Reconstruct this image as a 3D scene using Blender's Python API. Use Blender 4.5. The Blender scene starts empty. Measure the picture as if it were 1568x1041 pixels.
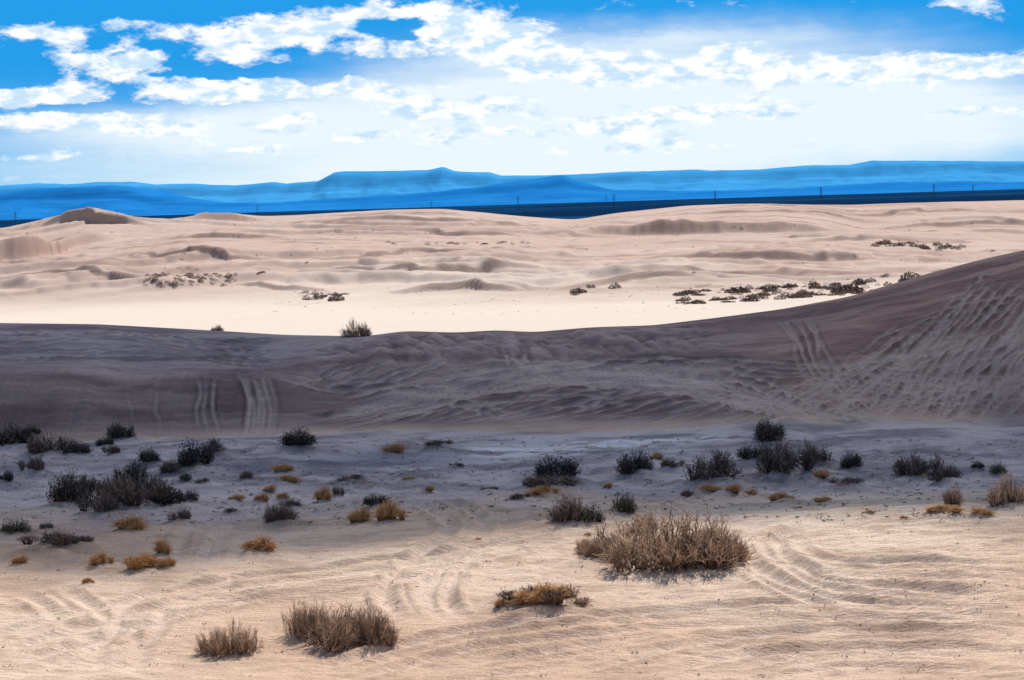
import bpy, math, random, time
import numpy as np
from mathutils import Matrix, Vector
T0=time.time()
rng=np.random.default_rng(7); random.seed(7)
sc=bpy.context.scene
# ---------------------------------------------------------------- camera
FPX=2800.0; ZC=6.0; PITCH=math.atan((520.5-311)/FPX); ROLL=math.radians(1.75)
X=np.array([1.,0,0]); Fw=np.array([0,math.cos(PITCH),-math.sin(PITCH)]); U0=np.array([0,math.sin(PITCH),math.cos(PITCH)])
Rc=math.cos(ROLL)*X-math.sin(ROLL)*U0; Uc=math.sin(ROLL)*X+math.cos(ROLL)*U0
cam=bpy.data.cameras.new("camera"); co=bpy.data.objects.new("camera",cam); sc.collection.objects.link(co)
M=Matrix(((Rc[0],Uc[0],-Fw[0],0),(Rc[1],Uc[1],-Fw[1],0),(Rc[2],Uc[2],-Fw[2],ZC),(0,0,0,1)))
co.matrix_world=M; cam.lens=36*FPX/1568; cam.sensor_width=36; cam.clip_start=0.1; cam.clip_end=120000
sc.camera=co
def ray(px,py):
    d=Fw+(px-784)/FPX*Rc-(py-520.5)/FPX*Uc
    return d[0]/d[1], d[2]/d[1]
def uz(px,py,D):
    a,b=ray(px,py); return a, ZC+D*b
# ---------------------------------------------------------------- numpy noise
TAB=rng.random((256,256))
def vnoise(x,y,s=0):
    x=x+s*17.3; y=y+s*31.7
    xi=np.floor(x).astype(np.int64); yi=np.floor(y).astype(np.int64)
    fx=x-xi; fy=y-yi; fx=fx*fx*(3-2*fx); fy=fy*fy*(3-2*fy)
    x0=xi&255; x1=(xi+1)&255; y0=yi&255; y1=(yi+1)&255
    return (TAB[x0,y0]*(1-fx)+TAB[x1,y0]*fx)*(1-fy)+(TAB[x0,y1]*(1-fx)+TAB[x1,y1]*fx)*fy
def fbm(x,y,o=4,s=0,g=0.5):
    r=0;a=1;t=0
    for i in range(o):
        r=r+a*(vnoise(x,y,s+i)-0.5); t+=a; a*=g
        x,y=(x*0.8-y*0.6)*2.03,(x*0.6+y*0.8)*2.03
    return r/t*2
def fbma(x,y,o=4,s=0,g=0.5):
    r=0;a=1;t=0
    for i in range(o):
        r=r+a*(vnoise(x,y,s+i)-0.5); t+=a; a*=g; x=x*2.03;y=y*2.03
    return r/t*2
def sstep(a,b,x):
    t=np.clip((x-a)/(b-a),0,1); return t*t*(3-2*t)
# ---------------------------------------------------------------- terrain features
def ip(px,pts):
    pts=sorted(pts); return np.interp(px,[p[0] for p in pts],[p[1] for p in pts])
PXS=np.linspace(-120,1690,182)
crest=[(-120,492),(0,495),(150,497),(330,507),(450,515),(560,517),(620,509),(700,512),(760,508),(820,511),(900,503),(1000,500),(1100,487),(1200,474),(1300,455),(1400,425),(1500,398),(1568,383),(1690,360)]
skyl=[(-120,352),(0,350),(60,337),(130,322),(200,331),(280,339),(290,333),(330,325),(400,331),(480,328),(580,322),(680,320),(780,330),(880,337),(950,325),(1050,315),(1150,312),(1300,314),(1400,311),(1568,307),(1690,306)]
feats=[
 ('z',[(0,4.5)],[(0,-30)]),
 ('z',[(0,4.3)],[(0,0)]),
 ('z',[(0,1.8)],[(0,12)]),
 ('p',[(0,1041)],[(0,23.5)]),
 ('p',[(0,890),(300,862),(480,848),(700,815),(850,800),(1100,795),(1300,780),(1568,768)],[(0,28.5),(500,30),(850,31.5),(1568,31.5)]),   #4 brow
 ('p',[(0,740)],[(0,43),(784,40.5),(1568,38.5)]),  #5 valley
 ('p',[(0,680),(400,668),(800,662),(1300,650),(1568,655)],[(0,51),(784,50.3),(1568,48)]), #6 base
 ('p',[(0,568),(200,575),(400,572),(500,552),(600,534),(800,530),(1000,522),(1200,502),(1400,452),(1568,405)],[(0,54.2),(400,54.5),(500,55.5),(800,56),(1200,57),(1568,58.5)]), #7 break
 ('p',crest,[(0,68),(330,66),(450,62),(560,60),(800,59),(1200,60.5),(1568,63)]), #8 crest
 ('z',[(0,-0.8)],[(0,80),(784,75),(1568,80)]), #9
 ('z',[(0,-0.6)],[(0,95)]), #10
 ('p',[(0,468),(500,463),(784,462),(1200,455),(1568,440)],[(0,138),(784,118),(1568,112)]), #11
 ('p',[(0,430),(400,424),(784,425),(1100,425),(1400,415),(1568,408)],[(0,160),(784,150),(1568,145)]), #12
 ('p',[(0,400),(150,390),(300,374),(450,374),(600,377),(750,374),(900,370),(1100,365),(1300,373),(1450,385),(1568,382)],[(0,205)]), #13
 ('p',[(0,394),(60,396),(150,372),(300,362),(700,364),(830,366),(1000,364),(1200,361),(1320,364),(1568,374)],[(0,262),(150,260),(300,250),(830,255),(900,260),(1300,260),(1400,255)]), #14
 ('p',[(0,368),(60,366),(150,352),(250,343),(400,352),(600,350),(800,352),(860,352),(900,349),(1000,351),(1100,345),(1180,340),(1260,346),(1320,357),(1568,362)],[(0,290)]), #15
 ('p',skyl,[(0,380)]), #16
 ('z',[(0,-6)],[(0,480)]),
 ('z',[(0,-16)],[(0,1200)]),
 ('z',[(0,-16)],[(0,80000)]),
]
UG=np.concatenate([np.linspace(-1.6,-0.33,50)[:-1],np.linspace(-0.33,0.33,900),np.linspace(0.33,1.6,50)[1:]])
KY=[];KZ=[]
for kind,a,dd in feats:
    D=np.array([ip(p,dd) for p in PXS]); A=np.array([ip(p,a) for p in PXS])
    us=[];zs=[]
    for p,q,d in zip(PXS,A,D):
        if kind=='p': u,z=uz(p,q,d)
        else: u,_=uz(p,500,d); z=q
        us.append(u);zs.append(z)
    k=np.array([1,2,3,2,1.]);k/=k.sum()
    zz=np.convolve(np.pad(zs,2,'edge'),k,'valid'); d2=np.convolve(np.pad(D,2,'edge'),k,'valid')
    KY.append(np.interp(UG,us,d2)); KZ.append(np.interp(UG,us,zz))
KY=np.array(KY);KZ=np.array(KZ);K=len(KY)
h=np.diff(KY,axis=0); dl=np.diff(KZ,axis=0)/h
m=np.zeros_like(KZ)
for k in range(1,K-1):
    w1=2*h[k]+h[k-1];w2=h[k]+2*h[k-1]
    s=dl[k-1]*dl[k]>0
    with np.errstate(divide='ignore',invalid='ignore'):
        v=(w1+w2)/(w1/dl[k-1]+w2/dl[k])
    m[k]=np.where(s,v,0)
m[0]=dl[0]
YR=np.concatenate([np.arange(-30,20,1.0),np.arange(20,34,0.055),np.arange(34,48,0.07),np.arange(48,62,0.045),np.arange(62,92,0.25),np.arange(92,200,0.4),np.arange(200,400,0.55),np.geomspace(400,80000,70)])
YR=np.unique(np.round(YR,4))
nr=len(YR);nc=len(UG)
Z=np.zeros((nr,nc));S=np.zeros((nr,nc))
yy=np.repeat(YR[:,None],nc,1)
for k in range(K-1):
    msk=(yy>=KY[k][None])&(yy<=KY[k+1][None])
    t=np.clip((yy-KY[k])/h[k],0,1)
    H=(2*t**3-3*t**2+1)*KZ[k]+(t**3-2*t**2+t)*h[k]*m[k]+(-2*t**3+3*t**2)*KZ[k+1]+(t**3-t**2)*h[k]*m[k+1]
    Z=np.where(msk,H,Z);S=np.where(msk,k+t,S)
WY=np.maximum(YR,14.0)
XX=UG[None,:]*WY[:,None]; YY=yy
UU=np.repeat(UG[None,:],nr,0)
def H0(x,y,arr=None):
    arr=Z if arr is None else arr
    u=x/max(y,14.0)
    j0=int(min(max(np.searchsorted(UG,u)-1,0),nc-2));i0=int(min(max(np.searchsorted(YR,y)-1,0),nr-2))
    b=(u-UG[j0])/(UG[j0+1]-UG[j0]);a=(y-YR[i0])/(YR[i0+1]-YR[i0])
    return (arr[i0,j0]*(1-b)+arr[i0,j0+1]*b)*(1-a)+(arr[i0+1,j0]*(1-b)+arr[i0+1,j0+1]*b)*a
def ground(px,py,ymin=15,ymax=420):
    u,b=ray(px,py)
    j0=int(min(max(np.searchsorted(UG,u)-1,0),nc-2));f=(u-UG[j0])/(UG[j0+1]-UG[j0])
    i0=int(np.searchsorted(YR,ymin));i1=int(np.searchsorted(YR,ymax))
    zc=Z[i0:i1,j0]*(1-f)+Z[i0:i1,j0+1]*f; d=ZC+b*YR[i0:i1]-zc
    w=np.nonzero(d<=0)[0]
    if len(w)==0: return None
    i=int(w[0])
    if i==0: y=float(YR[i0])
    else:
        t=d[i-1]/(d[i-1]-d[i]);y=float(YR[i0+i-1]+(YR[i0+i]-YR[i0+i-1])*t)
    return u*y,y,ZC+b*y
# eroded scarps: steep face towards the valley, long back slope
scz=np.zeros_like(Z);scf=np.zeros_like(Z)
def scarp(pts,A,L=14,seed=0):
    P=[ground(px,py,90) for px,py in pts]
    P=[p for p in P if p]
    if len(P)<2: return
    u=np.array([p[0]/p[1] for p in P]);y=np.array([p[1] for p in P])
    o=np.argsort(u);u=u[o];y=y[o]
    yl=np.interp(UG,u,y); kk=np.ones(25)/25; yl=np.convolve(np.pad(yl,12,'edge'),kk,'valid')
    yl=yl+3.0*fbma(UG*y.mean()/6,UG*0+.5,4,seed)
    wgt=sstep(u[0],u[0]+0.4*(u[-1]-u[0]),UG)*(1-sstep(u[-1]-0.4*(u[-1]-u[0]),u[-1],UG))
    wgt=wgt*(0.8+0.6*fbma(UG*y.mean()/9,UG*0+.5,3,seed+4))
    dlt=YY-yl[None,:]
    Av=A*np.clip(wgt,0,2)[None,:]
    scz[:]=np.maximum(scz,Av*sstep(-1.6*A,0,dlt)*np.exp(-np.maximum(dlt,0)/L))
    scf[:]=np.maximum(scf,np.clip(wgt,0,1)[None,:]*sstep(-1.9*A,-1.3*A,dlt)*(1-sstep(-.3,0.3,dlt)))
scarp([(800,366),(900,360),(950,359),(1050,358),(1150,356),(1230,356),(1370,364)],2.2,26,1)
scarp([(-100,402),(0,400),(60,395),(110,384),(160,370),(245,352)],2.4,22,2)
scarp([(20,354),(100,346),(150,345),(250,347)],2.3,16,3)
scarp([(250,343),(310,339),(350,338),(430,338)],1.3,20,4)
scarp([(560,452),(640,449),(690,444),(730,445),(840,448)],0.55,13,5)
scarp([(330,436),(400,440),(450,447),(530,452)],0.5,9,6)
scarp([(480,418),(570,424),(640,428),(700,424),(770,422),(900,424)],0.7,12,7)
scarp([(820,450),(900,445),(960,438),(1050,436),(1150,432)],0.6,12,8)
scarp([(380,398),(520,400),(640,392),(760,396),(900,392)],0.65,16,9)
scarp([(880,402),(1050,398),(1200,404),(1420,400)],0.75,18,10)
scarp([(150,400),(260,396),(350,402),(460,396)],0.65,16,11)
scarp([(440,362),(600,360),(720,364),(880,362)],0.8,20,12)
scarp([(230,372),(340,366),(480,368)],0.8,20,13)
scarp([(430,345),(600,340),(740,344),(900,348)],0.9,24,14)
scarp([(920,335),(1080,330),(1250,331),(1390,336)],0.8,24,15)
scarp([(1300,350),(1430,346),(1568,344),(1640,344)],1.0,24,16)
scarp([(1250,330),(1400,326),(1568,325)],0.9,24,17)
scarp([(1150,378),(1300,372),(1420,378),(1540,372)],0.6,14,18)
scarp([(-20,425),(100,430),(200,436),(290,440)],0.5,12,19)
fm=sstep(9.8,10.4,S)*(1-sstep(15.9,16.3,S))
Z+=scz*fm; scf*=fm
near=sstep(12,22,YY)*(1-sstep(58,70,YY))
Z+=near*0.10*fbm(XX/5,YY/5,3,1)*(1-0.7*sstep(7.2,7.9,S))
fl=sstep(3.9,4.6,S)*(1-sstep(5.8,6.1,S))
Z+=fl*(0.12*fbm(XX/1.8,YY/1.3,4,5)+0.10*np.abs(fbm(XX/0.7,YY/0.5,3,9)))
fa=sstep(6.05,6.4,S)*(1-sstep(7.6,8.0,S))
Z+=fa*(0.09*fbma(XX/1.8+YY*0.25,YY/0.6,3,12)+0.05*fbma(XX/0.9-YY*0.4,YY/0.16,2,13))
cr=sstep(6.5,6.95,S)*(1-sstep(7.35,7.85,S))*sstep(-0.13,-0.08,UU)*(1-sstep(0.07,0.14,UU))
lump=np.abs(fbm(XX/0.8+YY*0.5,YY/0.9,3,15))
Z+=cr*0.36*(lump-0.2)
bk=sstep(6.95,7.15,S)*(1-sstep(7.8,8.05,S))*(1-sstep(-0.13,-0.09,UU))
Z+=bk*0.18*fbma(XX/5+YY*.1,YY/1.6,4,19)
rl=sstep(6.1,6.4,S)*(1-sstep(6.9,7.1,S))*(1-sstep(-0.14,-0.12,UU))
Z+=rl*0.12*(np.abs(fbma(XX/0.36+0.3*fbm(XX/2,YY/2,2,21),YY/4.0,2,22)))
fg=sstep(18,22,YY)*(1-sstep(4.0,4.6,S))
Z+=fg*(0.035*fbm(XX/0.9+YY*0.3,YY/0.45,4,30)+0.03*fbma(XX/0.35+YY*.6,YY/0.13,3,33)*(0.25+.75*sstep(-.12,.2,UU)))
# wind ripples
rp=(YY+0.28*XX)/0.27+2.6*fbm(XX/1.6,YY/1.3,3,36)
Z+=fg*0.011*np.abs(np.sin(rp*math.pi))*sstep(-.25,.25,fbm(XX/3,YY/2,3,38)+0.15)
fd=sstep(9.8,10.6,S)*(1-sstep(15.6,16.4,S))
def saw(p,r):
    f=p-np.floor(p);return np.where(f<r,sstep(0,1,f/r),1-(f-r)/(1-r))
Z+=fd*(0.25*fbm(XX/16,YY/20,4,44))
fq=sstep(11.05,11.6,S)*(1-sstep(12.5,12.95,S))
ph=YY/17+1.1*fbm(XX/22,YY/70,4,40)
Z+=fq*0.6*saw(ph,0.13)*sstep(-0.1,0.3,fbm(XX/20,YY/22,3,41))
ph2=YY/8+1.5*fbm(XX/8,YY/30,4,45)
Z+=fq*0.40*saw(ph2,0.2)*sstep(-.15,.2,fbm(XX/12,YY/14,3,46))
Z+=sstep(11.0,11.6,S)*(1-sstep(15.4,16,S))*0.30*np.abs(fbm(XX/3.0,YY/4.2,3,58))
fr=sstep(12.9,13.3,S)*(1-sstep(15.3,15.9,S))
ph=YY/26+1.0*fbm(XX/30,YY/90,4,48)
Z+=fr*0.7*saw(ph,0.09)*sstep(-0.15,0.2,fbm(XX/35,YY/45,3,49))
pl=sstep(16.6,17.5,S)
Z+=pl*3*fbm(XX/600,YY/900,3,60)*(1-sstep(8000,15000,YY))
# ---------------------------------------------------------------- plant list (hummocks gather round them)
PL=[ (15,692,70,36,'s'),(45,674,35,16,'s'),(70,702,72,32,'b'),(112,703,50,24,'s'),(48,727,42,25,'b'),(182,679,55,26,'s'),(160,687,30,16,'s'),(8,742,30,18,'s'),
(108,780,88,56,'s'),(150,795,80,34,'b'),(200,790,110,50,'b'),(198,750,66,40,'s'),(250,784,76,38,'s'),(225,768,60,34,'b'),(230,713,42,24,'s'),(292,724,76,42,'s'),(327,702,50,24,'b'),(262,732,42,24,'y'),(280,742,30,18,'v'),(275,803,38,20,'b'),(20,824,56,26,'v'),(70,813,30,10,'v'),(75,852,100,22,'b'),(125,838,40,12,'b'),
(130,760,50,28,'b'),(170,700,40,14,'b'),(285,775,40,18,'b'),(170,765,60,34,'b'),
(195,820,75,26,'g'),(155,870,45,24,'g'),(215,878,52,30,'g'),(248,853,40,28,'g'),(253,873,32,18,'g'),(30,868,34,18,'g'),(135,896,22,10,'g'),(395,852,64,30,'g'),
(460,694,62,28,'s'),(432,727,35,16,'g'),(440,742,40,14,'g'),(413,758,28,14,'g'),(432,768,30,12,'g'),(400,771,30,14,'g'),(375,736,28,12,'y'),(360,768,30,10,'g'),(605,699,52,18,'g'),(655,757,22,10,'g'),(494,771,38,26,'g'),(518,762,20,18,'b'),(430,808,68,32,'y'),(443,781,40,14,'v'),(553,806,48,30,'g'),(600,804,54,38,'g'),(575,782,45,18,'s'),(625,737,22,6,'g'),(670,690,50,8,'b'),
(845,758,85,22,'b'),(852,743,75,36,'s'),(835,762,60,14,'g'),(815,752,40,16,'b'),(868,808,74,42,'y'),(905,806,48,36,'v'),(965,793,62,38,'v'),(975,733,65,38,'s'),(1005,706,25,14,'g'),(1030,722,40,14,'b'),(932,751,20,12,'g'),(1180,685,60,36,'s'),(1100,750,104,48,'b'),(1090,758,50,16,'g'),(1125,759,35,18,'g'),(1150,762,30,12,'g'),(1205,738,100,52,'b'),(1160,714,60,24,'s'),(1250,716,60,30,'b'),(1305,724,40,28,'s'),(1255,741,40,14,'g'),(1200,768,45,16,'g'),(1262,772,30,10,'g'),(1300,752,60,10,'b'),(1410,739,84,34,'b'),(1452,743,60,26,'b'),(1380,716,20,12,'g'),(1530,730,30,22,'v'),(1500,722,25,10,'s'),(1466,776,52,34,'t'),(1548,777,74,54,'t'),(1450,792,60,12,'g'),(1505,796,50,10,'g'),(1060,765,40,12,'b'),
(795,770,40,8,'b'),(750,755,30,6,'b'),(540,745,60,8,'b'),(350,790,30,8,'b'),(310,745,30,8,'b'),(700,720,30,5,'b'),(1330,790,24,6,'g'),(1385,797,18,6,'g'),(900,822,16,6,'g'),(730,828,16,5,'g'),
(1015,876,262,84,'T'),(925,858,90,38,'T'),(1095,866,110,50,'T'),(985,820,76,36,'t'),(893,843,24,16,'g'),
(508,998,175,62,'T'),(458,980,80,58,'T'),(572,992,80,44,'T'),(347,1006,98,50,'T'),
(805,942,50,28,'g'),(838,944,60,38,'g'),(825,946,120,24,'b'),(770,938,28,16,'g'),(870,928,50,26,'t'),(890,935,60,10,'t'),
(545,517,50,32,'t',60.6),(333,508,22,12,'t',66.2),(562,519,22,14,'t',60.4)]
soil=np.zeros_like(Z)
spots=[]
for it in PL:
    if len(it)>5: continue
    g=ground(it[0],it[1])
    if g: spots.append((g[0],g[1]+it[2]/2/FPX*g[1]*.5,it[2]/2/FPX*g[1],it[4]))
humm=np.zeros_like(Z)
for x,y,s,k in spots:
    i0=np.searchsorted(YR,y-3*s-.5);i1=np.searchsorted(YR,y+3*s+.5)
    dx=(XX[i0:i1]-x)/s;dy=(YY[i0:i1]-y)/s
    dx=dx+0.5*fbm(XX[i0:i1]*2,YY[i0:i1]*2,2,3)
    e=np.exp(-(dx*dx+dy*dy)/1.6)
    hg={'s':.22,'b':.22,'y':.15,'v':.15,'g':.14,'t':.06,'T':.03}[k]
    humm[i0:i1]=np.maximum(humm[i0:i1],e*hg*min(1.2,s*1.3+.2))
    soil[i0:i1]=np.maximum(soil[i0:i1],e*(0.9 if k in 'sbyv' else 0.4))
Z+=humm
# ---------------------------------------------------------------- tyre tracks (world-space raster)
RX0,RX1,RY0,RY1,RS=-24,24,18,74,0.04
nx=int((RX1-RX0)/RS);ny=int((RY1-RY0)/RS)
DF=np.full((ny,nx),9.0); STR=np.zeros((ny,nx))
def track(pts,w=0.09,pair=None,strength=1.0):
    P=[]
    for p in pts:
        g=ground(*p)
        if g is None: return
        P.append(g[:2])
    P=np.array(P,float)
    Q=np.vstack([2*P[0]-P[1],P,2*P[-1]-P[-2]]);out=[]
    for i in range(1,len(Q)-2):
        n=max(4,int(np.linalg.norm(Q[i+1]-Q[i])/0.05))
        t=np.linspace(0,1,n,endpoint=False)[:,None]
        out.append(0.5*((2*Q[i])+(-Q[i-1]+Q[i+1])*t+(2*Q[i-1]-5*Q[i]+4*Q[i+1]-Q[i+2])*t*t+(-Q[i-1]+3*Q[i]-3*Q[i+1]+Q[i+2])*t**3))
    C=np.vstack(out); Tt=np.gradient(C,axis=0); L=np.linalg.norm(Tt,axis=1,keepdims=True)+1e-9; Nn=np.stack([-Tt[:,1],Tt[:,0]],1)/L
    offs=[0] if pair is None else [-pair/2,pair/2]
    R=7
    sd=int(rng.integers(0,90))
    wob=0.07*fbma(np.arange(len(C))/22.0,np.zeros(len(C))+.5,2,sd)
    for o in offs:
        st_=0.9+1.1*fbma(np.arange(len(C))/30.0,np.zeros(len(C))+.5,3,sd+3+int(o*10))
        CC=C+Nn*(o+wob[:,None])
        for n,(cx,cy) in enumerate(CC):
            fx=(cx-RX0)/RS;fy=(cy-RY0)/RS;ix=int(fx);iy=int(fy)
            if ix<R or iy<R or ix>=nx-R or iy>=ny-R: continue
            gx=np.arange(ix-R,ix+R+1)-fx; gy=np.arange(iy-R,iy+R+1)-fy
            d=np.hypot(gx[None,:],gy[:,None])*RS*(0.09/w)
            sl=(slice(iy-R,iy+R+1),slice(ix-R,ix+R+1))
            e=max(0,min(1,n/20,(len(CC)-n)/20))*strength*max(0,st_[n])
            upd=d<DF[sl]
            DF[sl]=np.where(upd,d,DF[sl]); STR[sl]=np.where(upd,e,STR[sl])
RU=random.uniform
for i in range(18):
    k=i/17.0; j=RU(-6,6)
    track([(470+60*k+j,648-10*k),(600+50*k,610-2*k+j),(740+30*k,588+14*k),(900,568+24*k+j),(1050-20*k,572+28*k),(1170-30*k,606+20*k),(1290-60*k,642)],0.085,None,RU(1.0,1.9))
for i in range(10):
    o=i*6+RU(-3,3)
    track([(520,610+o),(700,572+o*0.8),(860,552+o*0.6),(1000,548+o*0.7),(1120,556+o)],0.08,None,RU(1.,1.7))
for i in range(9):
    o=i*7
    track([(RU(720,900),556+o*1.2),(1000,552+o*1.1),(1200,556+o),(1400,566+o),(1560,575+o*1.5)],0.075,None,RU(.8,1.5))
track([(1050,562),(1120,585),(1200,620),(1290,645)],0.1,0.45,1.9)
track([(1080,560),(1160,585),(1240,625),(1330,648)],0.1,0.45,1.9)
for i in range(22):
    x0=1170+i*21+RU(-12,12);q=RU(-15,15)
    track([(x0,640-i*1.0),(x0+75+q,598),(x0+150+q,548-RU(0,12)),(x0+215,505-RU(0,25))],0.075,0.4 if i%3==0 else None,RU(.5,1.5))
for i in range(13):
    x0=1310+i*20+RU(-12,12);q=RU(-15,15)
    track([(x0,640),(x0+50+q,560),(x0+110+q,490),(x0+170,430-i)],0.075,0.4 if i%2 else None,RU(.5,1.5))
for i in range(5):
    track([(1190+i*14+RU(-5,5),492-i),(1215+i*11+RU(-5,5),520),(1225+i*13,560),(1300+i*17,640)],0.065,None,RU(.4,1.1))
for i in range(10):
    track([(1120+i*52,625-i*4),(1200+i*52,600-i*10+RU(-6,6)),(1300+i*43,560-i*9),(1420+i*28,545-i*14)],0.07,None,1.1)
for i in range(7):
    track([(1330+i*28,520-i*13),(1400+i*18,500-i*13),(1480+i*9,485-i*12),(1568,470-i*11)],0.07,None,1.1)
for x,s_ in ((300,1.0),(316,.8),(331,1.0),(200,.3),(240,.35)):
    track([(x+RU(-3,3),576),(x+RU(-6,8),600),(x+RU(-4,8),630),(x+8,664)],0.06,None,s_)
for x in (376,384,391,398,405,413): track([(x-10+RU(-5,5),572),(x+RU(-4,4),595),(x+6+RU(-3,3),625),(x+RU(0,8),668)],0.085,None,RU(.7,1.2))
track([(778,528),(786,552),(790,575)],0.08,0.25,1.4);track([(800,530),(803,552),(800,575)],0.08,None,1.4)
track([(420,575),(520,590),(650,600),(800,640)],0.08,0.4,1.2)
for i in range(26):
    track([(490+i*30,652-RU(0,8)),(580+i*30,630-RU(0,8)),(720+i*27,600+RU(-12,10))],0.07,None,RU(.8,1.7))
for i in range(16):
    track([(430+i*40,600+RU(-10,10)),(510+i*40,575+RU(-6,6)),(590+i*40,552+RU(-8,6))],0.07,None,RU(.7,1.4))
for i in range(10):
    track([(-20,562-i*6),(150,550-i*5),(300,552-i*4),(430,564-i*5)],0.085,None,RU(.6,1.3))
# valley & foreground
track([(640,945),(618,905),(650,860),(715,815),(705,790),(640,765)],0.13,0.6,1.4)
track([(690,950),(672,915),(690,870),(735,830)],0.13,0.25,1.3)
track([(1568,925),(1400,912),(1260,895),(1190,865),(1165,830),(1200,800)],0.13,0.6,1.6)
track([(1568,935),(1400,922),(1250,905),(1180,872),(1160,838)],0.11,0.6,1.1)
track([(1568,880),(1420,870),(1280,868),(1210,850),(1190,820)],0.11,0.6,1.1)
track([(290,862),(298,835),(320,810),(420,790),(560,770),(700,740)],0.13,0.6,1.3)
track([(330,865),(345,835),(370,815),(470,800),(600,792)],0.12,0.5,1.0)
track([(0,985),(200,930),(400,890),(700,850),(900,812)],0.12,0.7,1.0)
track([(0,1010),(220,945),(420,900),(720,865)],0.12,0.6,.9)
track([(500,1035),(700,985),(1000,950),(1300,935),(1568,945)],0.12,0.7,1.0)
track([(80,1035),(200,975),(230,925),(330,880)],0.12,0.6,1)
track([(160,1035),(180,990),(120,940),(60,900)],0.12,0.6,.9)
track([(900,1035),(1150,985),(1400,975),(1568,985)],0.12,0.7,1.0)
track([(650,1035),(900,1000),(1200,960),(1568,960)],0.12,0.6,.9)
track([(1100,1035),(1300,1010),(1568,1015)],0.11,0.6,.8)
track([(250,920),(400,905),(600,880),(760,835)],0.11,0.6,.8)
track([(600,790),(800,790),(1000,775),(1300,700),(1500,690)],0.12,0.7,.9)
track([(560,735),(700,720),(850,700),(1050,690),(1300,680)],0.12,0.7,.8)
def samp(A,x,y):
    fx=np.clip((x-RX0)/RS,0,nx-2);fy=np.clip((y-RY0)/RS,0,ny-2);ix=fx.astype(int);iy=fy.astype(int);a=fx-ix;b=fy-iy
    return (A[iy,ix]*(1-a)+A[iy,ix+1]*a)*(1-b)+(A[iy+1,ix]*(1-a)+A[iy+1,ix+1]*a)*b
PR=STR*(-np.exp(-(DF/0.07)**2)+0.8*np.exp(-((DF-0.15)/0.05)**2))
TRL=STR*np.exp(-(DF/0.07)**2);TRD=STR*np.exp(-((DF-0.15)/0.05)**2)
inr=(XX>RX0)&(XX<RX1)&(YY>RY0)&(YY<RY1)
prof=np.where(inr,samp(PR,XX,YY),0);trl=np.where(inr,samp(TRL,XX,YY),0);trd=np.where(inr,samp(TRD,XX,YY),0)
Z+=prof*0.052
print('terrain',time.time()-T0)
# ---------------------------------------------------------------- node helpers
def newmat(name):
    mt=bpy.data.materials.new(name);mt.use_nodes=True;nt=mt.node_tree;nt.nodes.clear();return mt,nt
def N(nt,t,**kw):
    n=nt.nodes.new(t)
    for k,v in kw.items(): setattr(n,k,v)
    return n
def math_(nt,op,a,b=None,c=None,clamp=False):
    n=nt.nodes.new('ShaderNodeMath');n.operation=op;n.use_clamp=clamp
    for i,v in enumerate((a,b,c)):
        if v is None: continue
        if isinstance(v,(int,float)): n.inputs[i].default_value=v
        else: nt.links.new(v,n.inputs[i])
    return n.outputs[0]
def mix(nt,f,a,b,mode='MIX'):
    n=nt.nodes.new('ShaderNodeMix');n.data_type='RGBA';n.blend_type=mode
    for s,v in ((n.inputs[0],f),(n.inputs[6],a),(n.inputs[7],b)):
        if isinstance(v,(int,float)): s.default_value=v
        elif isinstance(v,tuple): s.default_value=(*v,1) if len(v)==3 else v
        else: nt.links.new(v,s)
    return n.outputs[2]
def maprange(nt,v,a,b,c=0,d=1,smooth=True):
    n=nt.nodes.new('ShaderNodeMapRange');n.interpolation_type='SMOOTHSTEP' if smooth else 'LINEAR'
    nt.links.new(v,n.inputs[0]);n.inputs[1].default_value=a;n.inputs[2].default_value=b;n.inputs[3].default_value=c;n.inputs[4].default_value=d
    return n.outputs[0]
def noise(nt,vec,scale,detail=4,rough=0.55,dist=0):
    n=nt.nodes.new('ShaderNodeTexNoise');nt.links.new(vec,n.inputs['Vector']);n.inputs['Scale'].default_value=scale
    n.inputs['Detail'].default_value=detail;n.inputs['Roughness'].default_value=rough;n.inputs['Distortion'].default_value=dist
    return n.outputs['Fac']
def mapping(nt,vec,scale=(1,1,1),loc=(0,0,0),rot=(0,0,0)):
    n=nt.nodes.new('ShaderNodeMapping');nt.links.new(vec,n.inputs[0]);n.inputs['Scale'].default_value=scale;n.inputs['Location'].default_value=loc;n.inputs['Rotation'].default_value=rot
    return n.outputs[0]
def attr(nt,n,o='Fac'): 
    a=N(nt,'ShaderNodeAttribute');a.attribute_name=n;return a.outputs[o]
# ---------------------------------------------------------------- terrain mesh
def gridmesh(name,X_,Y_,Z_,mat,colr=None):
    r,c=X_.shape
    me=bpy.data.meshes.new(name);nv=r*c
    co_=np.stack([X_,Y_,Z_],-1).reshape(-1,3).astype(np.float32)
    me.vertices.add(nv);me.vertices.foreach_set('co',co_.ravel())
    idx=np.arange(nv).reshape(r,c)
    q=np.stack([idx[:-1,:-1],idx[:-1,1:],idx[1:,1:],idx[1:,:-1]],-1).reshape(-1,4)
    nf=len(q)
    me.loops.add(nf*4);me.loops.foreach_set('vertex_index',q.ravel().astype(np.int32))
    me.polygons.add(nf);me.polygons.foreach_set('loop_start',(np.arange(nf)*4).astype(np.int32))
    me.update(calc_edges=True)
    me.polygons.foreach_set('use_smooth',np.ones(nf,bool))
    if colr is not None:
        a=me.attributes.new('sand_tint','FLOAT_COLOR','POINT')
        c4=np.concatenate([colr.reshape(-1,3),np.ones((nv,1))],1).astype(np.float32);a.data.foreach_set('color',c4.ravel())
    me.materials.append(mat)
    ob=bpy.data.objects.new(name,me);sc.collection.objects.link(ob);return ob
def lerp(c0,c1,f):
    f=f[...,None];return np.asarray(c0)*(1-f)+np.asarray(c1)*f
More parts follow.
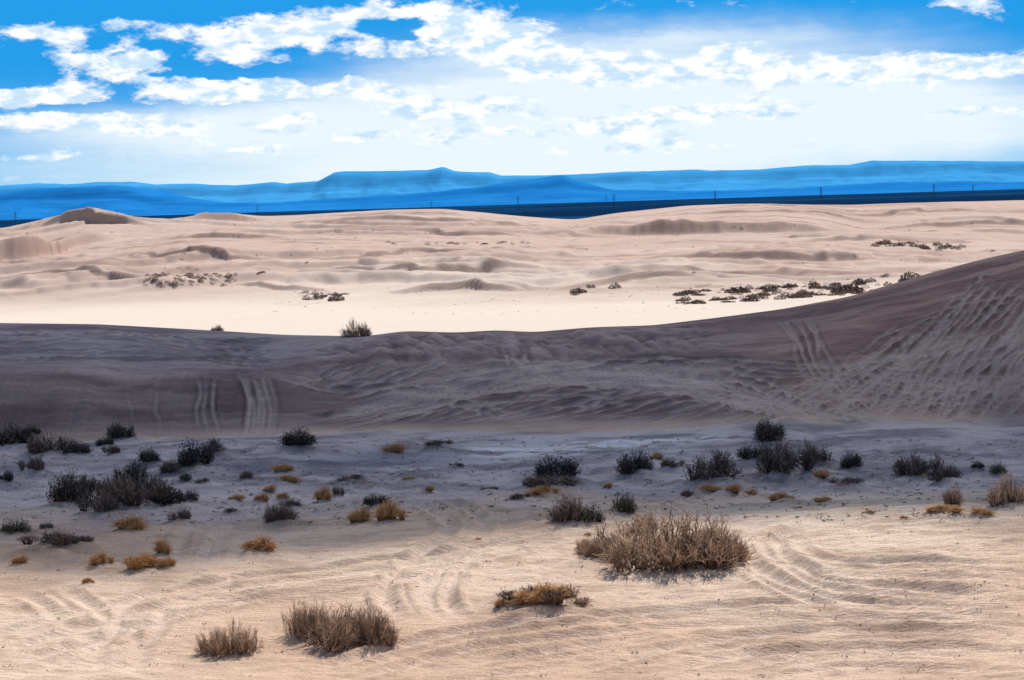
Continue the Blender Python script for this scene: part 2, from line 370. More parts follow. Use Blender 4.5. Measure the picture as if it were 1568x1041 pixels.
floor=sstep(4.2,4.75,S+0.30*fbm(XX/2.5,YY/1.5,3,70))*(1-sstep(5.95,6.15,S+0.05*fbm(XX,YY,2,72)))
salt=floor*np.exp(-((YY-46.5-0.04*XX)/1.8)**2)*sstep(-0.05,-0.01,UU)*(1-sstep(0.09,0.14,UU))*sstep(-0.15,0.3,fbma(XX/1.6,YY/0.35,4,75))
plain=sstep(16.15,16.5,S)
flank=sstep(6.0,6.25,S)*(1-sstep(8.2,8.6,S))
farz=sstep(8.6,9.6,S)*(1-plain)
C=lerp((0.71,0.50,0.365),(0.78,0.60,0.465),sstep(-.4,.4,fbm(XX/6,YY/4,4,101)))
C=lerp(C,(0.83,0.69,0.555),0.6*sstep(0.03,0.2,UU)*sstep(3.3,4.0,S))
C=lerp(C,(0.50,0.355,0.26),0.55*sstep(0.0,0.5,fbm(XX/0.9,YY/0.4,4,104)))
C=lerp(C,(0.58,0.41,0.30),0.6*sstep(0.0,0.5,fbma(XX/0.5+YY*.5,YY/0.09,2,106)))
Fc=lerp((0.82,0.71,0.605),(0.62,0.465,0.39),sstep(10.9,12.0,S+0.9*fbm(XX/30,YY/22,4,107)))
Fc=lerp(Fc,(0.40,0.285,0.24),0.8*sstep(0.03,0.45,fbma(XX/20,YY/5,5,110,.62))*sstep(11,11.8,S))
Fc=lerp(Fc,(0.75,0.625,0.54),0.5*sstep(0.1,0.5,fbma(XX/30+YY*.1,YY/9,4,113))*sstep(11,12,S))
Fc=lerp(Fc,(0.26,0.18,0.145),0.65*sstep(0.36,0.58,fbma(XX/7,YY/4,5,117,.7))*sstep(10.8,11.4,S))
Fc=lerp(Fc,(0.37,0.26,0.22),0.75*scf)  # shade on the steep scarp faces painted into the tint
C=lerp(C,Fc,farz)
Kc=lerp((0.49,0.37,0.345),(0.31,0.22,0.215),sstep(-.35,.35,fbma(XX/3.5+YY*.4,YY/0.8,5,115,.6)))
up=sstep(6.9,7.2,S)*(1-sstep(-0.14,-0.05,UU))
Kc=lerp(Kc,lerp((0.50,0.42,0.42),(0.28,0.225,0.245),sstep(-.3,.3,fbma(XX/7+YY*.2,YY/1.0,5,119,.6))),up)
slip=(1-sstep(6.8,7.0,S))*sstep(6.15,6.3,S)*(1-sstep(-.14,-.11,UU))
Kc=lerp(Kc,Kc*0.78,slip)  # steep face darkened in colour to stand in for its shading
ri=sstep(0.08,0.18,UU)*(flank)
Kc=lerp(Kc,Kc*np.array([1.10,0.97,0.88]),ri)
Kc=Kc*(1+1.0*cr*(lump-0.22))[...,None]  # relief shading in the colour: lump tops lighter, hollows darker
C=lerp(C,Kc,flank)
Vc=lerp((0.60,0.53,0.54),(0.31,0.275,0.30),sstep(-.3,.35,fbm(XX/1.6,YY/0.8,6,122,.62)))
Vc=lerp(Vc,(0.66,0.55,0.51),0.6*sstep(4.3,4.6,S)*(1-sstep(4.6,5.1,S)))
C=lerp(C,Vc,floor)
C=lerp(C,(0.82,0.81,0.86),salt)
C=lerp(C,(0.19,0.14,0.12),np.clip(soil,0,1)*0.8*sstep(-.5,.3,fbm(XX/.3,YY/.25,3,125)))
C=lerp(C,(0.80,0.66,0.58),np.clip(trl,0,1)*(0.30+0.28*flank))
C=lerp(C,C*0.55,np.clip(trd,0,1)*(0.28+0.55*flank))  # berm shade painted dark along the track edges
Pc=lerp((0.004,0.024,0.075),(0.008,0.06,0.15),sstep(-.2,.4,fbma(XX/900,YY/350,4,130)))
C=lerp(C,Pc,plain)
mt,nt=newmat('sand')
geo=N(nt,'ShaderNodeNewGeometry');pos=geo.outputs['Position']
n3=noise(nt,pos,24,2,0.7)
col=mix(nt,1.0,attr(nt,'sand_tint','Color'),mix(nt,maprange(nt,n3,0.3,0.7),(0.82,0.81,0.80),(1.09,1.09,1.09)),'MULTIPLY')
bs=N(nt,'ShaderNodeBsdfDiffuse');nt.links.new(col,bs.inputs['Color'])
r1=noise(nt,mapping(nt,pos,(4,16,5),rot=(0,0,0.22)),1.0,4,0.68,0.6)
bp=N(nt,'ShaderNodeBump');bp.inputs['Distance'].default_value=0.05;bp.inputs['Strength'].default_value=0.8
nt.links.new(r1,bp.inputs['Height']);nt.links.new(bp.outputs[0],bs.inputs['Normal'])
o=N(nt,'ShaderNodeOutputMaterial');nt.links.new(bs.outputs[0],o.inputs[0])
gridmesh('desert_ground',XX,YY,Z,mt,C)
print('mesh',time.time()-T0)
# ---------------------------------------------------------------- mountains
def mountains(name,prof_,D,depth,c1,c2,seed,rough):
    pxs=np.arange(-500,2070,3.0)
    py=np.interp(pxs,[p[0] for p in prof_],[p[1] for p in prof_])+rough*fbma(pxs/30,pxs*0+.5,4,seed)
    tops=[uz(a,b,D) for a,b in zip(pxs,py)]
    u=np.array([t[0] for t in tops]);zt=np.array([t[1] for t in tops])
    rows=60;t=np.linspace(0,1,rows)
    T=t[:,None];yb=D-depth*(1-T)
    xw=u[None,:]*D+0*T
    Yb=yb+0*xw
    gul=fbm(xw/700,Yb/1200,5,seed+3)
    g=T**1.4
    steep=sstep(0.80,0.90,t)[:,None]*0.25+0.75*g
    zz=-20+(zt[None,:]+20)*steep
    zz=zz+(zt[None,:]+20)*0.22*gul*np.sin(np.pi*T)
    Yf=np.vstack([Yb,Yb[-1:]+3000]);Xf=np.vstack([xw,xw[-1:]]);Zf=np.vstack([zz,zz[-1:]-40])
    mt,nt=newmat(name+'_hazed_rock')  # aerial haze is put into the blue base colour
    geo=N(nt,'ShaderNodeNewGeometry')
    n=noise(nt,mapping(nt,geo.outputs['Position'],(0.0006,0.0006,0.012)),1.0,6,0.6)
    col=mix(nt,maprange(nt,n,0.35,0.65),c1,c2)
    b=N(nt,'ShaderNodeBsdfDiffuse');nt.links.new(col,b.inputs[0])
    o=N(nt,'ShaderNodeOutputMaterial');nt.links.new(b.outputs[0],o.inputs[0])
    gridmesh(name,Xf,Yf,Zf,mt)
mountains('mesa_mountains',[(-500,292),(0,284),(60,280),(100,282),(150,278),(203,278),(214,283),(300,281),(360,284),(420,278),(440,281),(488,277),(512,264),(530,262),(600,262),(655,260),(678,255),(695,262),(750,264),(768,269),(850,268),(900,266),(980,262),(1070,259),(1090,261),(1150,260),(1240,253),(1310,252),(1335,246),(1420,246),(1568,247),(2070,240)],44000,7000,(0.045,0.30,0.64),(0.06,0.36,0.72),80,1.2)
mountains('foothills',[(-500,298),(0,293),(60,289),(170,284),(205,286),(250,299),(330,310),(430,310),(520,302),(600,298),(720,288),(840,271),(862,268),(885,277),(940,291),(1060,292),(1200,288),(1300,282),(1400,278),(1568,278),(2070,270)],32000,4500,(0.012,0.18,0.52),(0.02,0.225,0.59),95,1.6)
# ---------------------------------------------------------------- power pylons
mt,nt=newmat('weathered_steel');b=N(nt,'ShaderNodeBsdfPrincipled')
gg=N(nt,'ShaderNodeNewGeometry');nn=noise(nt,gg.outputs['Position'],0.5)
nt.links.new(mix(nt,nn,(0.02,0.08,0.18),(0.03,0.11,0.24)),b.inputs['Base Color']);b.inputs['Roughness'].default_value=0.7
o=N(nt,'ShaderNodeOutputMaterial');nt.links.new(b.outputs[0],o.inputs[0]);steel=mt
def beam(vs,fs,a,b,w):
    a=Vector(a);b=Vector(b);d=(b-a).normalized();s=d.cross(Vector((0,1,0)));
    if s.length<.1:s=d.cross(Vector((1,0,0)))
    s.normalize();t=d.cross(s);k=len(vs)
    for p in (a,b):
        for i,j in ((-1,-1),(1,-1),(1,1),(-1,1)): vs.append(tuple(p+s*i*w/2+t*j*w/2))
    fs+= [(k,k+1,k+5,k+4),(k+1,k+2,k+6,k+5),(k+2,k+3,k+7,k+6),(k+3,k,k+4,k+7),(k,k+3,k+2,k+1),(k+4,k+5,k+6,k+7)]
def pylon_mesh():
    vs=[];fs=[];hgt=44
    for sx in (-1,1):
        for sy in (-1,1): beam(vs,fs,(sx*3,sy*3,0),(sx*0.5,sy*0.5,hgt),0.4)
    for i in range(6):
        z0=i*7.3;z1=z0+7.3;f=lambda z:3-2.5*z/hgt
        for sy in (-1,1):
            beam(vs,fs,(-f(z0),sy*f(z0),z0),(f(z1),sy*f(z1),z1),0.2);beam(vs,fs,(f(z0),sy*f(z0),z0),(-f(z1),sy*f(z1),z1),0.2)
    for z,w in ((28,7),(35,9),(42,6)):
        beam(vs,fs,(-w,0,z),(w,0,z),0.4);beam(vs,fs,(-w,0,z),(0,0,z+2),0.25);beam(vs,fs,(w,0,z),(0,0,z+2),0.25)
        for s in (-1,1): beam(vs,fs,(s*w*.95,0,z),(s*w*.95,0,z-2),0.25)
    me=bpy.data.meshes.new('power_pylon');me.from_pydata(vs,[],fs);me.materials.append(steel);return me
pm=pylon_mesh()
for px,D in ((22,5600),(393,7000),(793,5800),(928,7200),(940,6000),(1095,6200),(1257,5600),(1430,5900),(1490,7600),(660,7800)):
    u,_=uz(px,300,D);x=u*D
    ob=bpy.data.objects.new('power_pylon',pm);ob.location=(x,D,H0(x,D)-1);ob.rotation_euler[2]=random.uniform(-.3,.3);sc.collection.objects.link(ob)
# ---------------------------------------------------------------- plants
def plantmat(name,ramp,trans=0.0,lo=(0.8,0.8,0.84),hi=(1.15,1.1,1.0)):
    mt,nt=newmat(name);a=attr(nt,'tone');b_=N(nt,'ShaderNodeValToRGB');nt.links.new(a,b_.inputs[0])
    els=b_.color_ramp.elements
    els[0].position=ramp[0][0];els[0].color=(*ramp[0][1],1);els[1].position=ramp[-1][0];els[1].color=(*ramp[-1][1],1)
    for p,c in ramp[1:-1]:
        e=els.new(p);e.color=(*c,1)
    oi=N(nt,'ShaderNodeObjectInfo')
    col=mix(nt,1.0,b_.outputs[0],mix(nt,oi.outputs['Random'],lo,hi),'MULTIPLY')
    d=N(nt,'ShaderNodeBsdfDiffuse');nt.links.new(col,d.inputs[0]);out=d.outputs[0]
    if trans:
        t=N(nt,'ShaderNodeBsdfTranslucent');nt.links.new(col,t.inputs[0]);m_=N(nt,'ShaderNodeMixShader');m_.inputs[0].default_value=trans
        nt.links.new(out,m_.inputs[1]);nt.links.new(t.outputs[0],m_.inputs[2]);out=m_.outputs[0]
    o=N(nt,'ShaderNodeOutputMaterial');nt.links.new(out,o.inputs[0]);return mt
M_twig=plantmat('dry_twigs',[(0,(0.05,0.03,0.022)),(0.25,(0.24,0.16,0.115)),(0.55,(0.66,0.50,0.37)),(1,(0.94,0.80,0.64))],trans=0.32,lo=(.95,.94,.94),hi=(1.04,1.02,1))
M_gray=plantmat('gray_twigs',[(0,(0.04,0.032,0.03)),(0.45,(0.20,0.155,0.14)),(1,(0.60,0.47,0.41))],trans=.15)
M_sage=plantmat('sage_leaves',[(0,(0.028,0.024,0.023)),(0.5,(0.105,0.094,0.088)),(1,(0.38,0.34,0.315))])
M_green=plantmat('olive_leaves',[(0,(0.025,0.025,0.018)),(0.5,(0.15,0.15,0.105)),(1,(0.45,0.43,0.32))])
M_gold=plantmat('straw_grass',[(0,(0.12,0.06,0.03)),(0.3,(0.70,0.44,0.21)),(1,(0.98,0.84,0.58))],trans=0.4,lo=(.95,.88,.82),hi=(1.02,1.02,1.02))
def twig(V,F,Tn,pts,r0,r1,t0,t1):
    n=len(pts);base=len(V);P=np.array(pts)
    for i in range(n):
        d=P[min(i+1,n-1)]-P[max(i-1,0)];dx,dy,dz=d
        sx_,sy_,sz_=dy*0.2-dz*0.9,dz*0.3-dx*0.2,dx*0.9-dy*0.3
        l=math.sqrt(sx_*sx_+sy_*sy_+sz_*sz_)+1e-9;sx_/=l;sy_/=l;sz_/=l
        ld=math.sqrt(dx*dx+dy*dy+dz*dz)+1e-9
        tx,ty,tz=(dy*sz_-dz*sy_)/ld,(dz*sx_-dx*sz_)/ld,(dx*sy_-dy*sx_)/ld
        r=r0+(r1-r0)*i/(n-1);p=P[i]
        for ca,sa in ((1,0),(-.5,.866),(-.5,-.866)):
            V.append((p[0]+(sx_*ca+tx*sa)*r,p[1]+(sy_*ca+ty*sa)*r,p[2]+(sz_*ca+tz*sa)*r));Tn.append(t0+(t1-t0)*i/(n-1))
    for i in range(n-1):
        for a in range(3):
            b=base+i*3;c=(a+1)%3
            F.append((b+a,b+c,b+3+c,b+3+a))
def fin(name,V,F,Tn,mat,hh):
    me=bpy.data.meshes.new(name);me.from_pydata([tuple(v) for v in V],[],F)
    a=me.attributes.new('tone','FLOAT','POINT');a.data.foreach_set('value',np.array(Tn,np.float32))
    me.materials.append(mat);me['hh']=hh;return me
def shrub(name,mat,seed,stems=170,sub=7,hh=0.65,r0=0.013,leaf=0,leafs=0.03,baser=0.45,arch=0.25,irr=0.25,nl=4,lsp=0.55):
    rg=np.random.default_rng(seed);V=[];F=[];Tn=[]
    lobes=[(rg.uniform(-.15,.15),0,rg.uniform(.6,.72),1.0)]
    for i in range(nl):
        a=rg.uniform(0,6.28);sz=rg.uniform(.28,.5);lobes.append((math.cos(a)*lsp,math.sin(a)*lsp*.8,sz,rg.uniform(.45,.95)))
    wts=np.array([l[2]**1.5 for l in lobes]);wts/=wts.sum()
    for s in range(stems):
        lx,ly,lr,lh=lobes[int(rg.choice(len(lobes),p=wts))]
        az=rg.uniform(0,6.283);el=math.asin(rg.uniform(0.03,1)**0.9)
        R=1-irr*abs(rg.normal())*0.6
        end=np.array([lx+lr*math.cos(az)*math.cos(el)*R,ly+lr*math.sin(az)*math.cos(el)*R,math.sin(el)*hh*lh*R+0.02])
        st=np.array([lx+(end[0]-lx)*baser*rg.uniform(.3,1.1)+rg.normal()*.03,ly+(end[1]-ly)*baser*rg.uniform(.3,1.1)+rg.normal()*.03,-0.05])
        mid=(st+end)/2+np.array([0,0,arch*hh*rg.uniform(-.3,1)*math.cos(el)])+rg.normal(size=3)*0.03
        q=[st,(st+mid)/2+rg.normal(size=3)*.02,mid,(mid+end)/2+rg.normal(size=3)*.025,end]
        tb=rg.uniform(0,0.15);te=rg.uniform(0.35,1.0)
        twig(V,F,Tn,q,r0,r0*0.4,tb,te)
        for k in range(sub):
            f=rg.uniform(0.35,1.0)*4;i=min(int(f),3);p=q[i]+(q[i+1]-q[i])*(f-i)
            d=(end-st);d=d/(np.linalg.norm(d)+1e-9)+rg.normal(size=3)*0.6+np.array([0,0,.3]);d/=np.linalg.norm(d)
            L=rg.uniform(0.06,0.2)
            e=p+d*L;e[2]=max(e[2],0.01)
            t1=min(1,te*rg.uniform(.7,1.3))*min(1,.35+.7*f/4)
            twig(V,F,Tn,[p,(p+e)/2+rg.normal(size=3)*.015,e],r0*0.55,r0*0.25,t1*0.7,t1)
    for s in range(leaf):
        lx,ly,lr,lh=lobes[int(rg.choice(len(lobes),p=wts))]
        az=rg.uniform(0,6.283);el=math.asin(rg.uniform(0.0,1));R=rg.uniform(0.25,1.0)**0.5*(1-irr*abs(rg.normal())*0.5)
        c=np.array([lx+lr*math.cos(az)*math.cos(el)*R,ly+lr*math.sin(az)*math.cos(el)*R,math.sin(el)*hh*lh*R+0.02])+0.05*rg.normal(size=3)
        c[2]=max(c[2],0.0)
        a=rg.normal(size=3);a/=np.linalg.norm(a);b=np.cross(a,rg.normal(size=3));b/=np.linalg.norm(b)
        L=leafs*rg.uniform(.5,1.5);k=len(V)
        V+= [c-a*L,c+b*L*.4,c+a*L,c-b*L*.4];F.append((k,k+1,k+2,k+3))
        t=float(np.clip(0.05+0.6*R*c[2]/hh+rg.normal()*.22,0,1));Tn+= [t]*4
    return fin(name,V,F,Tn,mat,hh)
def tuft(name,seed,blades=900,hh=0.75,clumps=5):
    rg=np.random.default_rng(seed);V=[];F=[];Tn=[]
    cs=[(rg.uniform(-.6,.6),rg.uniform(-.4,.4),rg.uniform(.25,.5)) for _ in range(clumps)]+[(rg.uniform(-.2,.2),0,0.6)]
    for i in range(blades):
        cx,cy,cr=cs[int(rg.integers(0,len(cs)))]
        az=rg.uniform(0,6.28);q=rg.uniform(0,1)
        st=np.array([cx+math.cos(az)*cr*.35*q,cy+math.sin(az)*cr*.35*q,-0.04])
        out=np.array([math.cos(az),math.sin(az),0]);L=cr*rg.uniform(.6,1.15)
        up_=rg.uniform(.35,1.0)*hh*cr/0.6
        p1=st+out*L*.3*q+np.array([0,0,up_*.7]);p2=st+out*L*(.3+.7*q)+np.array([rg.normal()*.03,rg.normal()*.03,up_*(1-.5*q*q)])
        t=rg.uniform(.35,1)
        twig(V,F,Tn,[st,p1,p2],0.016,0.007,t*.05,t)
    return fin(name,V,F,Tn,M_gold,hh)
VAR={
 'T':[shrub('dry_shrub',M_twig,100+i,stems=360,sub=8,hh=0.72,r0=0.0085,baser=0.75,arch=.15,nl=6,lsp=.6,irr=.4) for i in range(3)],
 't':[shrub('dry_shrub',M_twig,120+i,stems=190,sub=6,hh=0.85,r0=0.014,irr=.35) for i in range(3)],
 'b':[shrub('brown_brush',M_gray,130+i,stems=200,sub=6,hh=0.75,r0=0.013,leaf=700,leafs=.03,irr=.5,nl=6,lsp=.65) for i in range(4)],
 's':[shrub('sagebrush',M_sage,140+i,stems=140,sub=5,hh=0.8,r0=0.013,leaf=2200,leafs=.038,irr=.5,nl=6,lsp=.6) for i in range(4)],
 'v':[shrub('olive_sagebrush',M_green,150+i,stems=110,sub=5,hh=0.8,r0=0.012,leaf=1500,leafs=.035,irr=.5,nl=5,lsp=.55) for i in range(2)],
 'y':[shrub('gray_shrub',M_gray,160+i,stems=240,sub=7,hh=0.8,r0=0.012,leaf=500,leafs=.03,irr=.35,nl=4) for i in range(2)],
 'g':[tuft('grass_tuft',170+i) for i in range(4)],
}
NM={'T':'dry_shrub','t':'dry_shrub','b':'brown_brush','s':'sagebrush','v':'olive_sagebrush','y':'gray_shrub','g':'grass_tuft'}
si=0
for it in PL:
    px,py,w,hpx,k=it[:5]
    if len(it)>5:
        D=it[5];u,_=uz(px,py,D);x,y,s=u*D,D,w/2/FPX*D
    else:
        x,y,s,_=spots[si];si+=1
    me=random.choice(VAR[k]);ob=bpy.data.objects.new(NM[k],me)
    sz=hpx/FPX*y/me['hh']
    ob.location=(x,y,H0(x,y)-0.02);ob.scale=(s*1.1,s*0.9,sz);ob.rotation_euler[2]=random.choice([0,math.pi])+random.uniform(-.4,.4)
    sc.collection.objects.link(ob)
print('plants',time.time()-T0)
def scrub(name,items,mat):
    V=[];F=[];Tn=[];rg=np.random.default_rng(5)
    for px,py,w,hp in items:
        g=ground(px,py,70)
        if g is None: continue
        s=w/2/FPX*g[1];hz=hp/FPX*g[1]
        for i in range(int(min(300,60+w*9))):
            az=rg.uniform(0,6.28);r=rg.uniform(0,1)**.5
            x=g[0]+math.cos(az)*r*s;y=g[1]+math.sin(az)*r*s;zb=min(H0(x,y),g[2]+.15)-0.03
            z=zb+hz*rg.uniform(0,1)*(1-r*r*.7)
            L=s*rg.uniform(.06,.18);a=rg.normal(size=3);a/=np.linalg.norm(a);b=np.cross(a,rg.normal(size=3));b/=np.linalg.norm(b)
            c=np.array([x,y,z]);k=len(V);V+=[c-a*L,c+b*L*.5,c+a*L,c-b*L*.5];F.append((k,k+1,k+2,k+3));Tn+=[rg.uniform(0,.65)]*4
    me=fin(name,V,F,Tn,mat,1)
    sc.collection.objects.link(bpy.data.objects.new(name,me))
it=[];R=random.uniform
for i in range(85): it.append((R(222,362),R(419,438),R(4,13),R(2,6)))
for i in range(18): it.append((R(465,530),R(448,460),R(6,16),R(3,8)))
for x in (595,603,655,668,690,700,712,730,742,765,772,785,800,808): it.append((x,R(371,375),R(6,14),R(3,6)))
for i in range(18): it.append((R(1335,1400),372+R(0,6),R(6,18),R(3,8)))
for i in range(18): it.append((R(1405,1480),374+R(0,10),R(6,18),R(3,7)))
for i in range(120):
    x=R(1040,1345);it.append((x,460-(x-1040)/300*18+R(-12,8),R(6,26),R(3,10)))
for p in ((1395,430,34,14),(1385,432,20,8),(1360,437,16,7),(1355,424,14,5),(942,441,20,10),(905,440,16,6),(885,448,28,8),(880,452,14,4),(1245,438,16,13),(1210,440,26,8),(1130,448,40,10),(1300,447,50,12),(1520,385,10,3),(400,418,16,4),(470,402,8,2),(515,460,26,13),(490,455,22,8),(1062,418,8,3)): it.append(p)
for i in range(120): it.append((R(380,1100),R(440,482),R(2,6),R(1,3)))
for i in range(110): it.append((R(0,1500),R(340,430),R(2,6),R(1,2.4)))
scrub('distant_scrub',it,M_gray)
V=[];F=[];Tn=[]
for i in range(1200):
    if i<950: px,py=R(0,1568),R(670,800)
    else: px,py=R(0,1568),R(800,1040)
    g=ground(px,py)
    if g is None or g[1]>52: continue
    L=R(.02,.10) if i<950 else R(.008,.03)
    for j in range(3):
        c=np.array([g[0]+R(-.05,.05),g[1]+R(-.05,.05),g[2]+R(0,.02)]);a=np.array([R(-1,1),R(-1,1),R(-.1,.5)])*L
        twig(V,F,Tn,[c,c+a*.5,c+a],0.008,0.005,R(0,.6),R(.2,.9))
sc.collection.objects.link(bpy.data.objects.new('dead_twig_litter',fin('dead_twig_litter',V,F,Tn,M_gray,1)))
# ---------------------------------------------------------------- sun, cloud, sky
AZ=math.radians(22);EL=math.radians(50)
Sd=np.array([math.sin(AZ)*math.cos(EL),math.cos(AZ)*math.cos(EL),math.sin(EL)])
sun=bpy.data.lights.new('sun','SUN');sun.energy=4.6;sun.angle=math.radians(0.5);sun.color=(1,0.94,0.86)
so=bpy.data.objects.new('sun',sun);sc.collection.objects.link(so);so.rotation_euler=Vector(-Sd).to_track_quat('-Z','Y').to_euler()
CH=170.0  # unseen cloud added above the view, outline shaped to shade valley and flank
edge=[(0,866),(120,864),(300,862),(400,858),(480,846),(600,828),(700,812),(850,800),(1000,798),(1100,795),(1200,788),(1300,780),(1450,774),(1568,767)]
poly=[]
for p in edge:
    g=ground(*p);poly.append((g[0],g[1],g[2]))
gl=poly[0];gr=poly[-1]
poly=[(gl[0]-30,gl[1]+3,0),(gl[0]-10,gl[1],0)]+poly+[(gr[0]+8,gr[1]-0.5,0),(gr[0]+28,gr[1]+4,0),(gr[0]+34,55,0),(42,74,0),(22,77,0),(12,74,0),(0,72,0),(-8,73,0),(-20,80,0),(-34,80,0),(-44,60,0)]
pp=[]
for i in range(len(poly)):
    a=np.array(poly[i]);b=np.array(poly[(i+1)%len(poly)]);n=max(1,int(np.linalg.norm(b-a)/0.8))
    for k in range(n):pp.append(a+(b-a)*k/n)
pp=np.array(pp);off=Sd/Sd[2]
top=np.array([p+off*(CH-p[2]) for p in pp]); 
ang=np.arange(len(top));n_=fbma(ang/4.0,ang*0+.5,3,5)
cen=top.mean(0)
dirs=top-cen;ln=np.linalg.norm(dirs,axis=1,keepdims=True);top=top+dirs/ln*(n_[:,None]*0.8)
V=[];F=[];m_=len(top);rings=14
for sgn,hgt in ((1,16),(-1,3)):
    for r in range(rings):
        t=r/rings
        P=cen+(top-cen)*(1-t);e=(1-(1-t)**3);nz=fbm(P[:,0]/7,P[:,1]/7,4,8)
        zq=CH+sgn*hgt*e*(0.75+0.7*nz) if r>0 else np.full(m_,CH)
        V+=[(P[i,0],P[i,1],zq[i]) for i in range(m_)]
bot0=rings*m_
V.append((cen[0],cen[1],CH+14));V.append((cen[0],cen[1],CH-2.5))
for b0,ci,fl_ in ((0,len(V)-2,False),(bot0,len(V)-1,True)):
    for r in range(rings-1):
        for i in range(m_):
            j=(i+1)%m_;q=(b0+r*m_+i,b0+r*m_+j,b0+(r+1)*m_+j,b0+(r+1)*m_+i);F.append(q[::-1] if fl_ else q)
    for i in range(m_):
        j=(i+1)%m_;q=(b0+(rings-1)*m_+i,b0+(rings-1)*m_+j,ci);F.append(q[::-1] if fl_ else q)
me=bpy.data.meshes.new('shadow_cloud');me.from_pydata(V,[],F)
for p in me.polygons:p.use_smooth=True
mt,nt=newmat('shadow_cloud_vapour');d=N(nt,'ShaderNodeBsdfDiffuse');g_=N(nt,'ShaderNodeNewGeometry');nn=noise(nt,g_.outputs['Position'],0.1,6)
nt.links.new(mix(nt,nn,(0.75,0.77,0.8),(0.9,0.9,0.9)),d.inputs[0])
tr=N(nt,'ShaderNodeBsdfTransparent');ms=N(nt,'ShaderNodeMixShader');ms.inputs[0].default_value=0.39
nt.links.new(d.outputs[0],ms.inputs[1]);nt.links.new(tr.outputs[0],ms.inputs[2])
o=N(nt,'ShaderNodeOutputMaterial');nt.links.new(ms.outputs[0],o.inputs[0]);me.materials.append(mt)
sc.collection.objects.link(bpy.data.objects.new('shadow_cloud',me))
# world
w=bpy.data.worlds.new('World');sc.world=w;w.use_nodes=True;nt=w.node_tree;nt.nodes.clear()
tc=N(nt,'ShaderNodeTexCoord');sx=N(nt,'ShaderNodeSeparateXYZ');nt.links.new(tc.outputs['Generated'],sx.inputs[0])
sky=N(nt,'ShaderNodeTexSky');sky.sky_type='NISHITA';sky.sun_disc=False;sky.sun_elevation=EL;sky.sun_rotation=AZ;sky.air_density=1.0;sky.dust_density=0.4;sky.ozone_density=2.0
az=math_(nt,'ARCTAN2',sx.outputs[0],sx.outputs[1]);hl=math_(nt,'SQRT',math_(nt,'ADD',math_(nt,'MULTIPLY',sx.outputs[0],sx.outputs[0]),math_(nt,'MULTIPLY',sx.outputs[1],sx.outputs[1])))
el=math_(nt,'ARCTAN2',sx.outputs[2],hl)
cb=N(nt,'ShaderNodeCombineXYZ');nt.links.new(az,cb.inputs[0]);nt.links.new(el,cb.inputs[1])
uv=cb.outputs[0]
def angs(px,py):
    a,b=ray(px,py);return math.atan2(a,1),math.atan2(b,math.hypot(a,1))
wn=N(nt,'ShaderNodeTexNoise');nt.links.new(mapping(nt,uv,(30,60,1)),wn.inputs['Vector']);wn.inputs['Scale'].default_value=1;wn.inputs['Detail'].default_value=4;wn.inputs['Roughness'].default_value=.6
vm=N(nt,'ShaderNodeVectorMath',operation='SUBTRACT');nt.links.new(wn.outputs['Color'],vm.inputs[0]);vm.inputs[1].default_value=(.5,.5,.5)
vm2=N(nt,'ShaderNodeVectorMath',operation='MULTIPLY');nt.links.new(vm.outputs[0],vm2.inputs[0]);vm2.inputs[1].default_value=(0.03,0.014,0)
vm3=N(nt,'ShaderNodeVectorMath',operation='ADD');nt.links.new(uv,vm3.inputs[0]);nt.links.new(vm2.outputs[0],vm3.inputs[1]);wuv=vm3.outputs[0]
def blobs(lst,vec):
    tot=None
    for px,py,rx,ry,wt in lst:
        a,b=angs(px,py);rx/=FPX;ry/=FPX
        mp=mapping(nt,vec,(1/rx,1/ry,0),(-a/rx,-b/ry,0));g=N(nt,'ShaderNodeTexGradient',gradient_type='SPHERICAL');nt.links.new(mp,g.inputs[0])
        v=math_(nt,'MULTIPLY',g.outputs['Fac'],wt);tot=v if tot is None else math_(nt,'ADD',tot,v)
    return tot
CL=[(50,52,95,22,1.2),(100,88,45,44,1.1),(195,98,75,34,1.5),(185,35,60,14,1.0),(10,148,60,26,1.3),(90,145,90,26,1.4),
(350,55,170,36,1.1),(375,88,80,24,1.2),(500,45,140,34,1.0),(600,18,130,22,1.1),(560,78,130,20,.9),(700,42,130,48,1.4),(790,75,120,48,1.4),(850,105,130,36,1.2),(935,100,120,38,1.2),(1035,108,90,32,1.1),
(1140,98,85,52,1.6),(1250,108,120,32,1.4),(1400,105,150,34,1.5),(1530,100,110,28,1.5),(1475,8,80,18,1.4),
(330,135,190,32,1.3),(550,138,180,26,1.1),(90,183,180,26,1.4),(240,194,100,24,1.3),(425,190,80,20,1.2),(700,165,200,28,1.1),(700,205,160,24,.9),(960,188,190,30,1.1),(1120,165,150,20,1.1),(1200,172,80,14,1.0),(1490,170,80,12,1.1),(380,230,80,12,1),(545,206,55,12,1.1),(1000,222,220,20,.8),(80,240,120,10,.9),
(603,42,60,20,-2.2),(470,108,280,9,-2.0),(690,118,100,8,-1.6),(1300,40,240,40,-.8),(60,8,330,26,-1.6),(20,118,80,18,-1.6),(260,70,60,14,-.8),(120,165,200,9,-1.2),(420,160,220,9,-1.0)]
dens=blobs(CL,wuv)
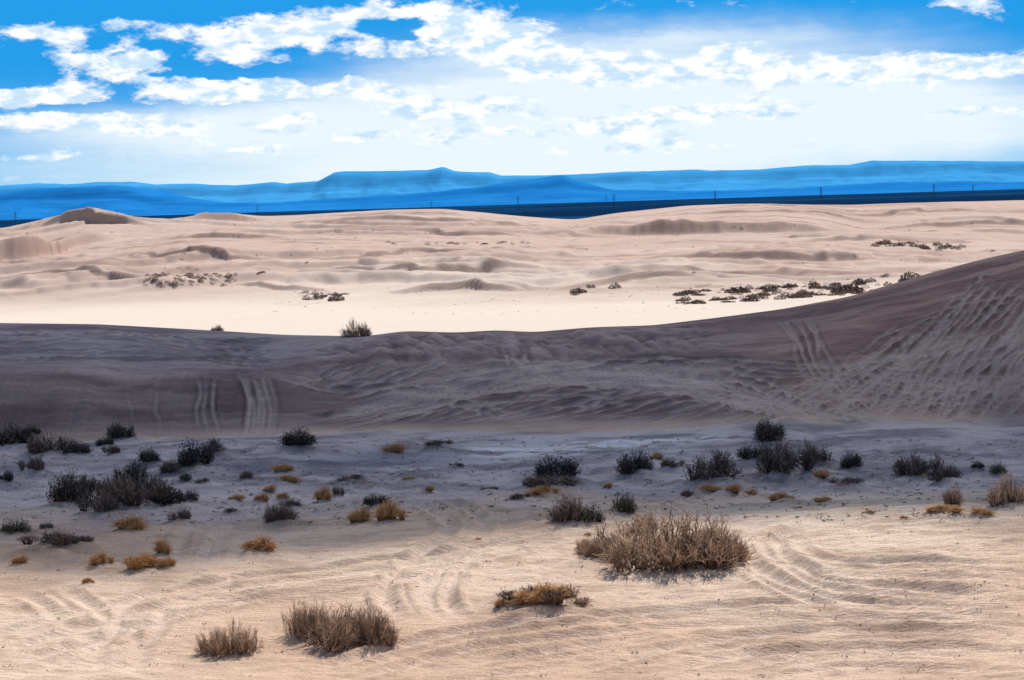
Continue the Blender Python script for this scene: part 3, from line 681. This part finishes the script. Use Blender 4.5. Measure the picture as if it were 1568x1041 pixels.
cn=noise(nt,mapping(nt,uv,(52,120,1)),1,8,0.66,0.15)
dd=math_(nt,'ADD',dens,math_(nt,'MULTIPLY',math_(nt,'SUBTRACT',cn,.5),2.6))
cf=maprange(nt,dd,0.2,0.85)
VE=[(1000,60,600,60,.7),(1100,110,700,70,.7),(800,240,1100,120,1.5),(250,190,420,50,.6),(1300,170,650,80,1.0),(700,150,500,80,.9)]
veil=blobs(VE,wuv)
vn_=noise(nt,mapping(nt,uv,(7,60,1)),1,5,.6)
vf=maprange(nt,math_(nt,'MULTIPLY',veil,math_(nt,'ADD',vn_,.45)),0.05,1.1,0,.95)
azure=mix(nt,maprange(nt,el,0.0,0.085),(2.8,6.2,9.2),(0.2,3.4,8.3))
fb=mix(nt,vf,azure,(8.6,9.6,10.1))
cs=noise(nt,mapping(nt,uv,(60,130,1),(3,2,0)),1,6,.62)
ccol=mix(nt,maprange(nt,cs,.38,.6),(5.8,7.8,9.7),(11,10.9,10.8))
fb=mix(nt,cf,fb,ccol)
gn=noise(nt,mapping(nt,tc.outputs['Generated'],(2.2,2.2,5)),1,4,.6)
ob_=mix(nt,maprange(nt,gn,.56,.68),sky.outputs[0],(5.5,5.6,5.8))
bgA=N(nt,'ShaderNodeBackground');nt.links.new(fb,bgA.inputs[0]);bgA.inputs[1].default_value=0.1
bgB=N(nt,'ShaderNodeBackground');nt.links.new(ob_,bgB.inputs[0]);bgB.inputs[1].default_value=0.1
fel=math_(nt,'MULTIPLY',maprange(nt,el,0.14,0.24,1,0),maprange(nt,math_(nt,'ABSOLUTE',az),0.45,0.7,1,0))
ms=N(nt,'ShaderNodeMixShader');nt.links.new(fel,ms.inputs[0]);nt.links.new(bgB.outputs[0],ms.inputs[1]);nt.links.new(bgA.outputs[0],ms.inputs[2])
o=N(nt,'ShaderNodeOutputWorld');nt.links.new(ms.outputs[0],o.inputs[0])
sc.view_settings.view_transform='Standard';sc.view_settings.look='None';sc.view_settings.exposure=0
print('verts',nr*nc,'total',time.time()-T0)
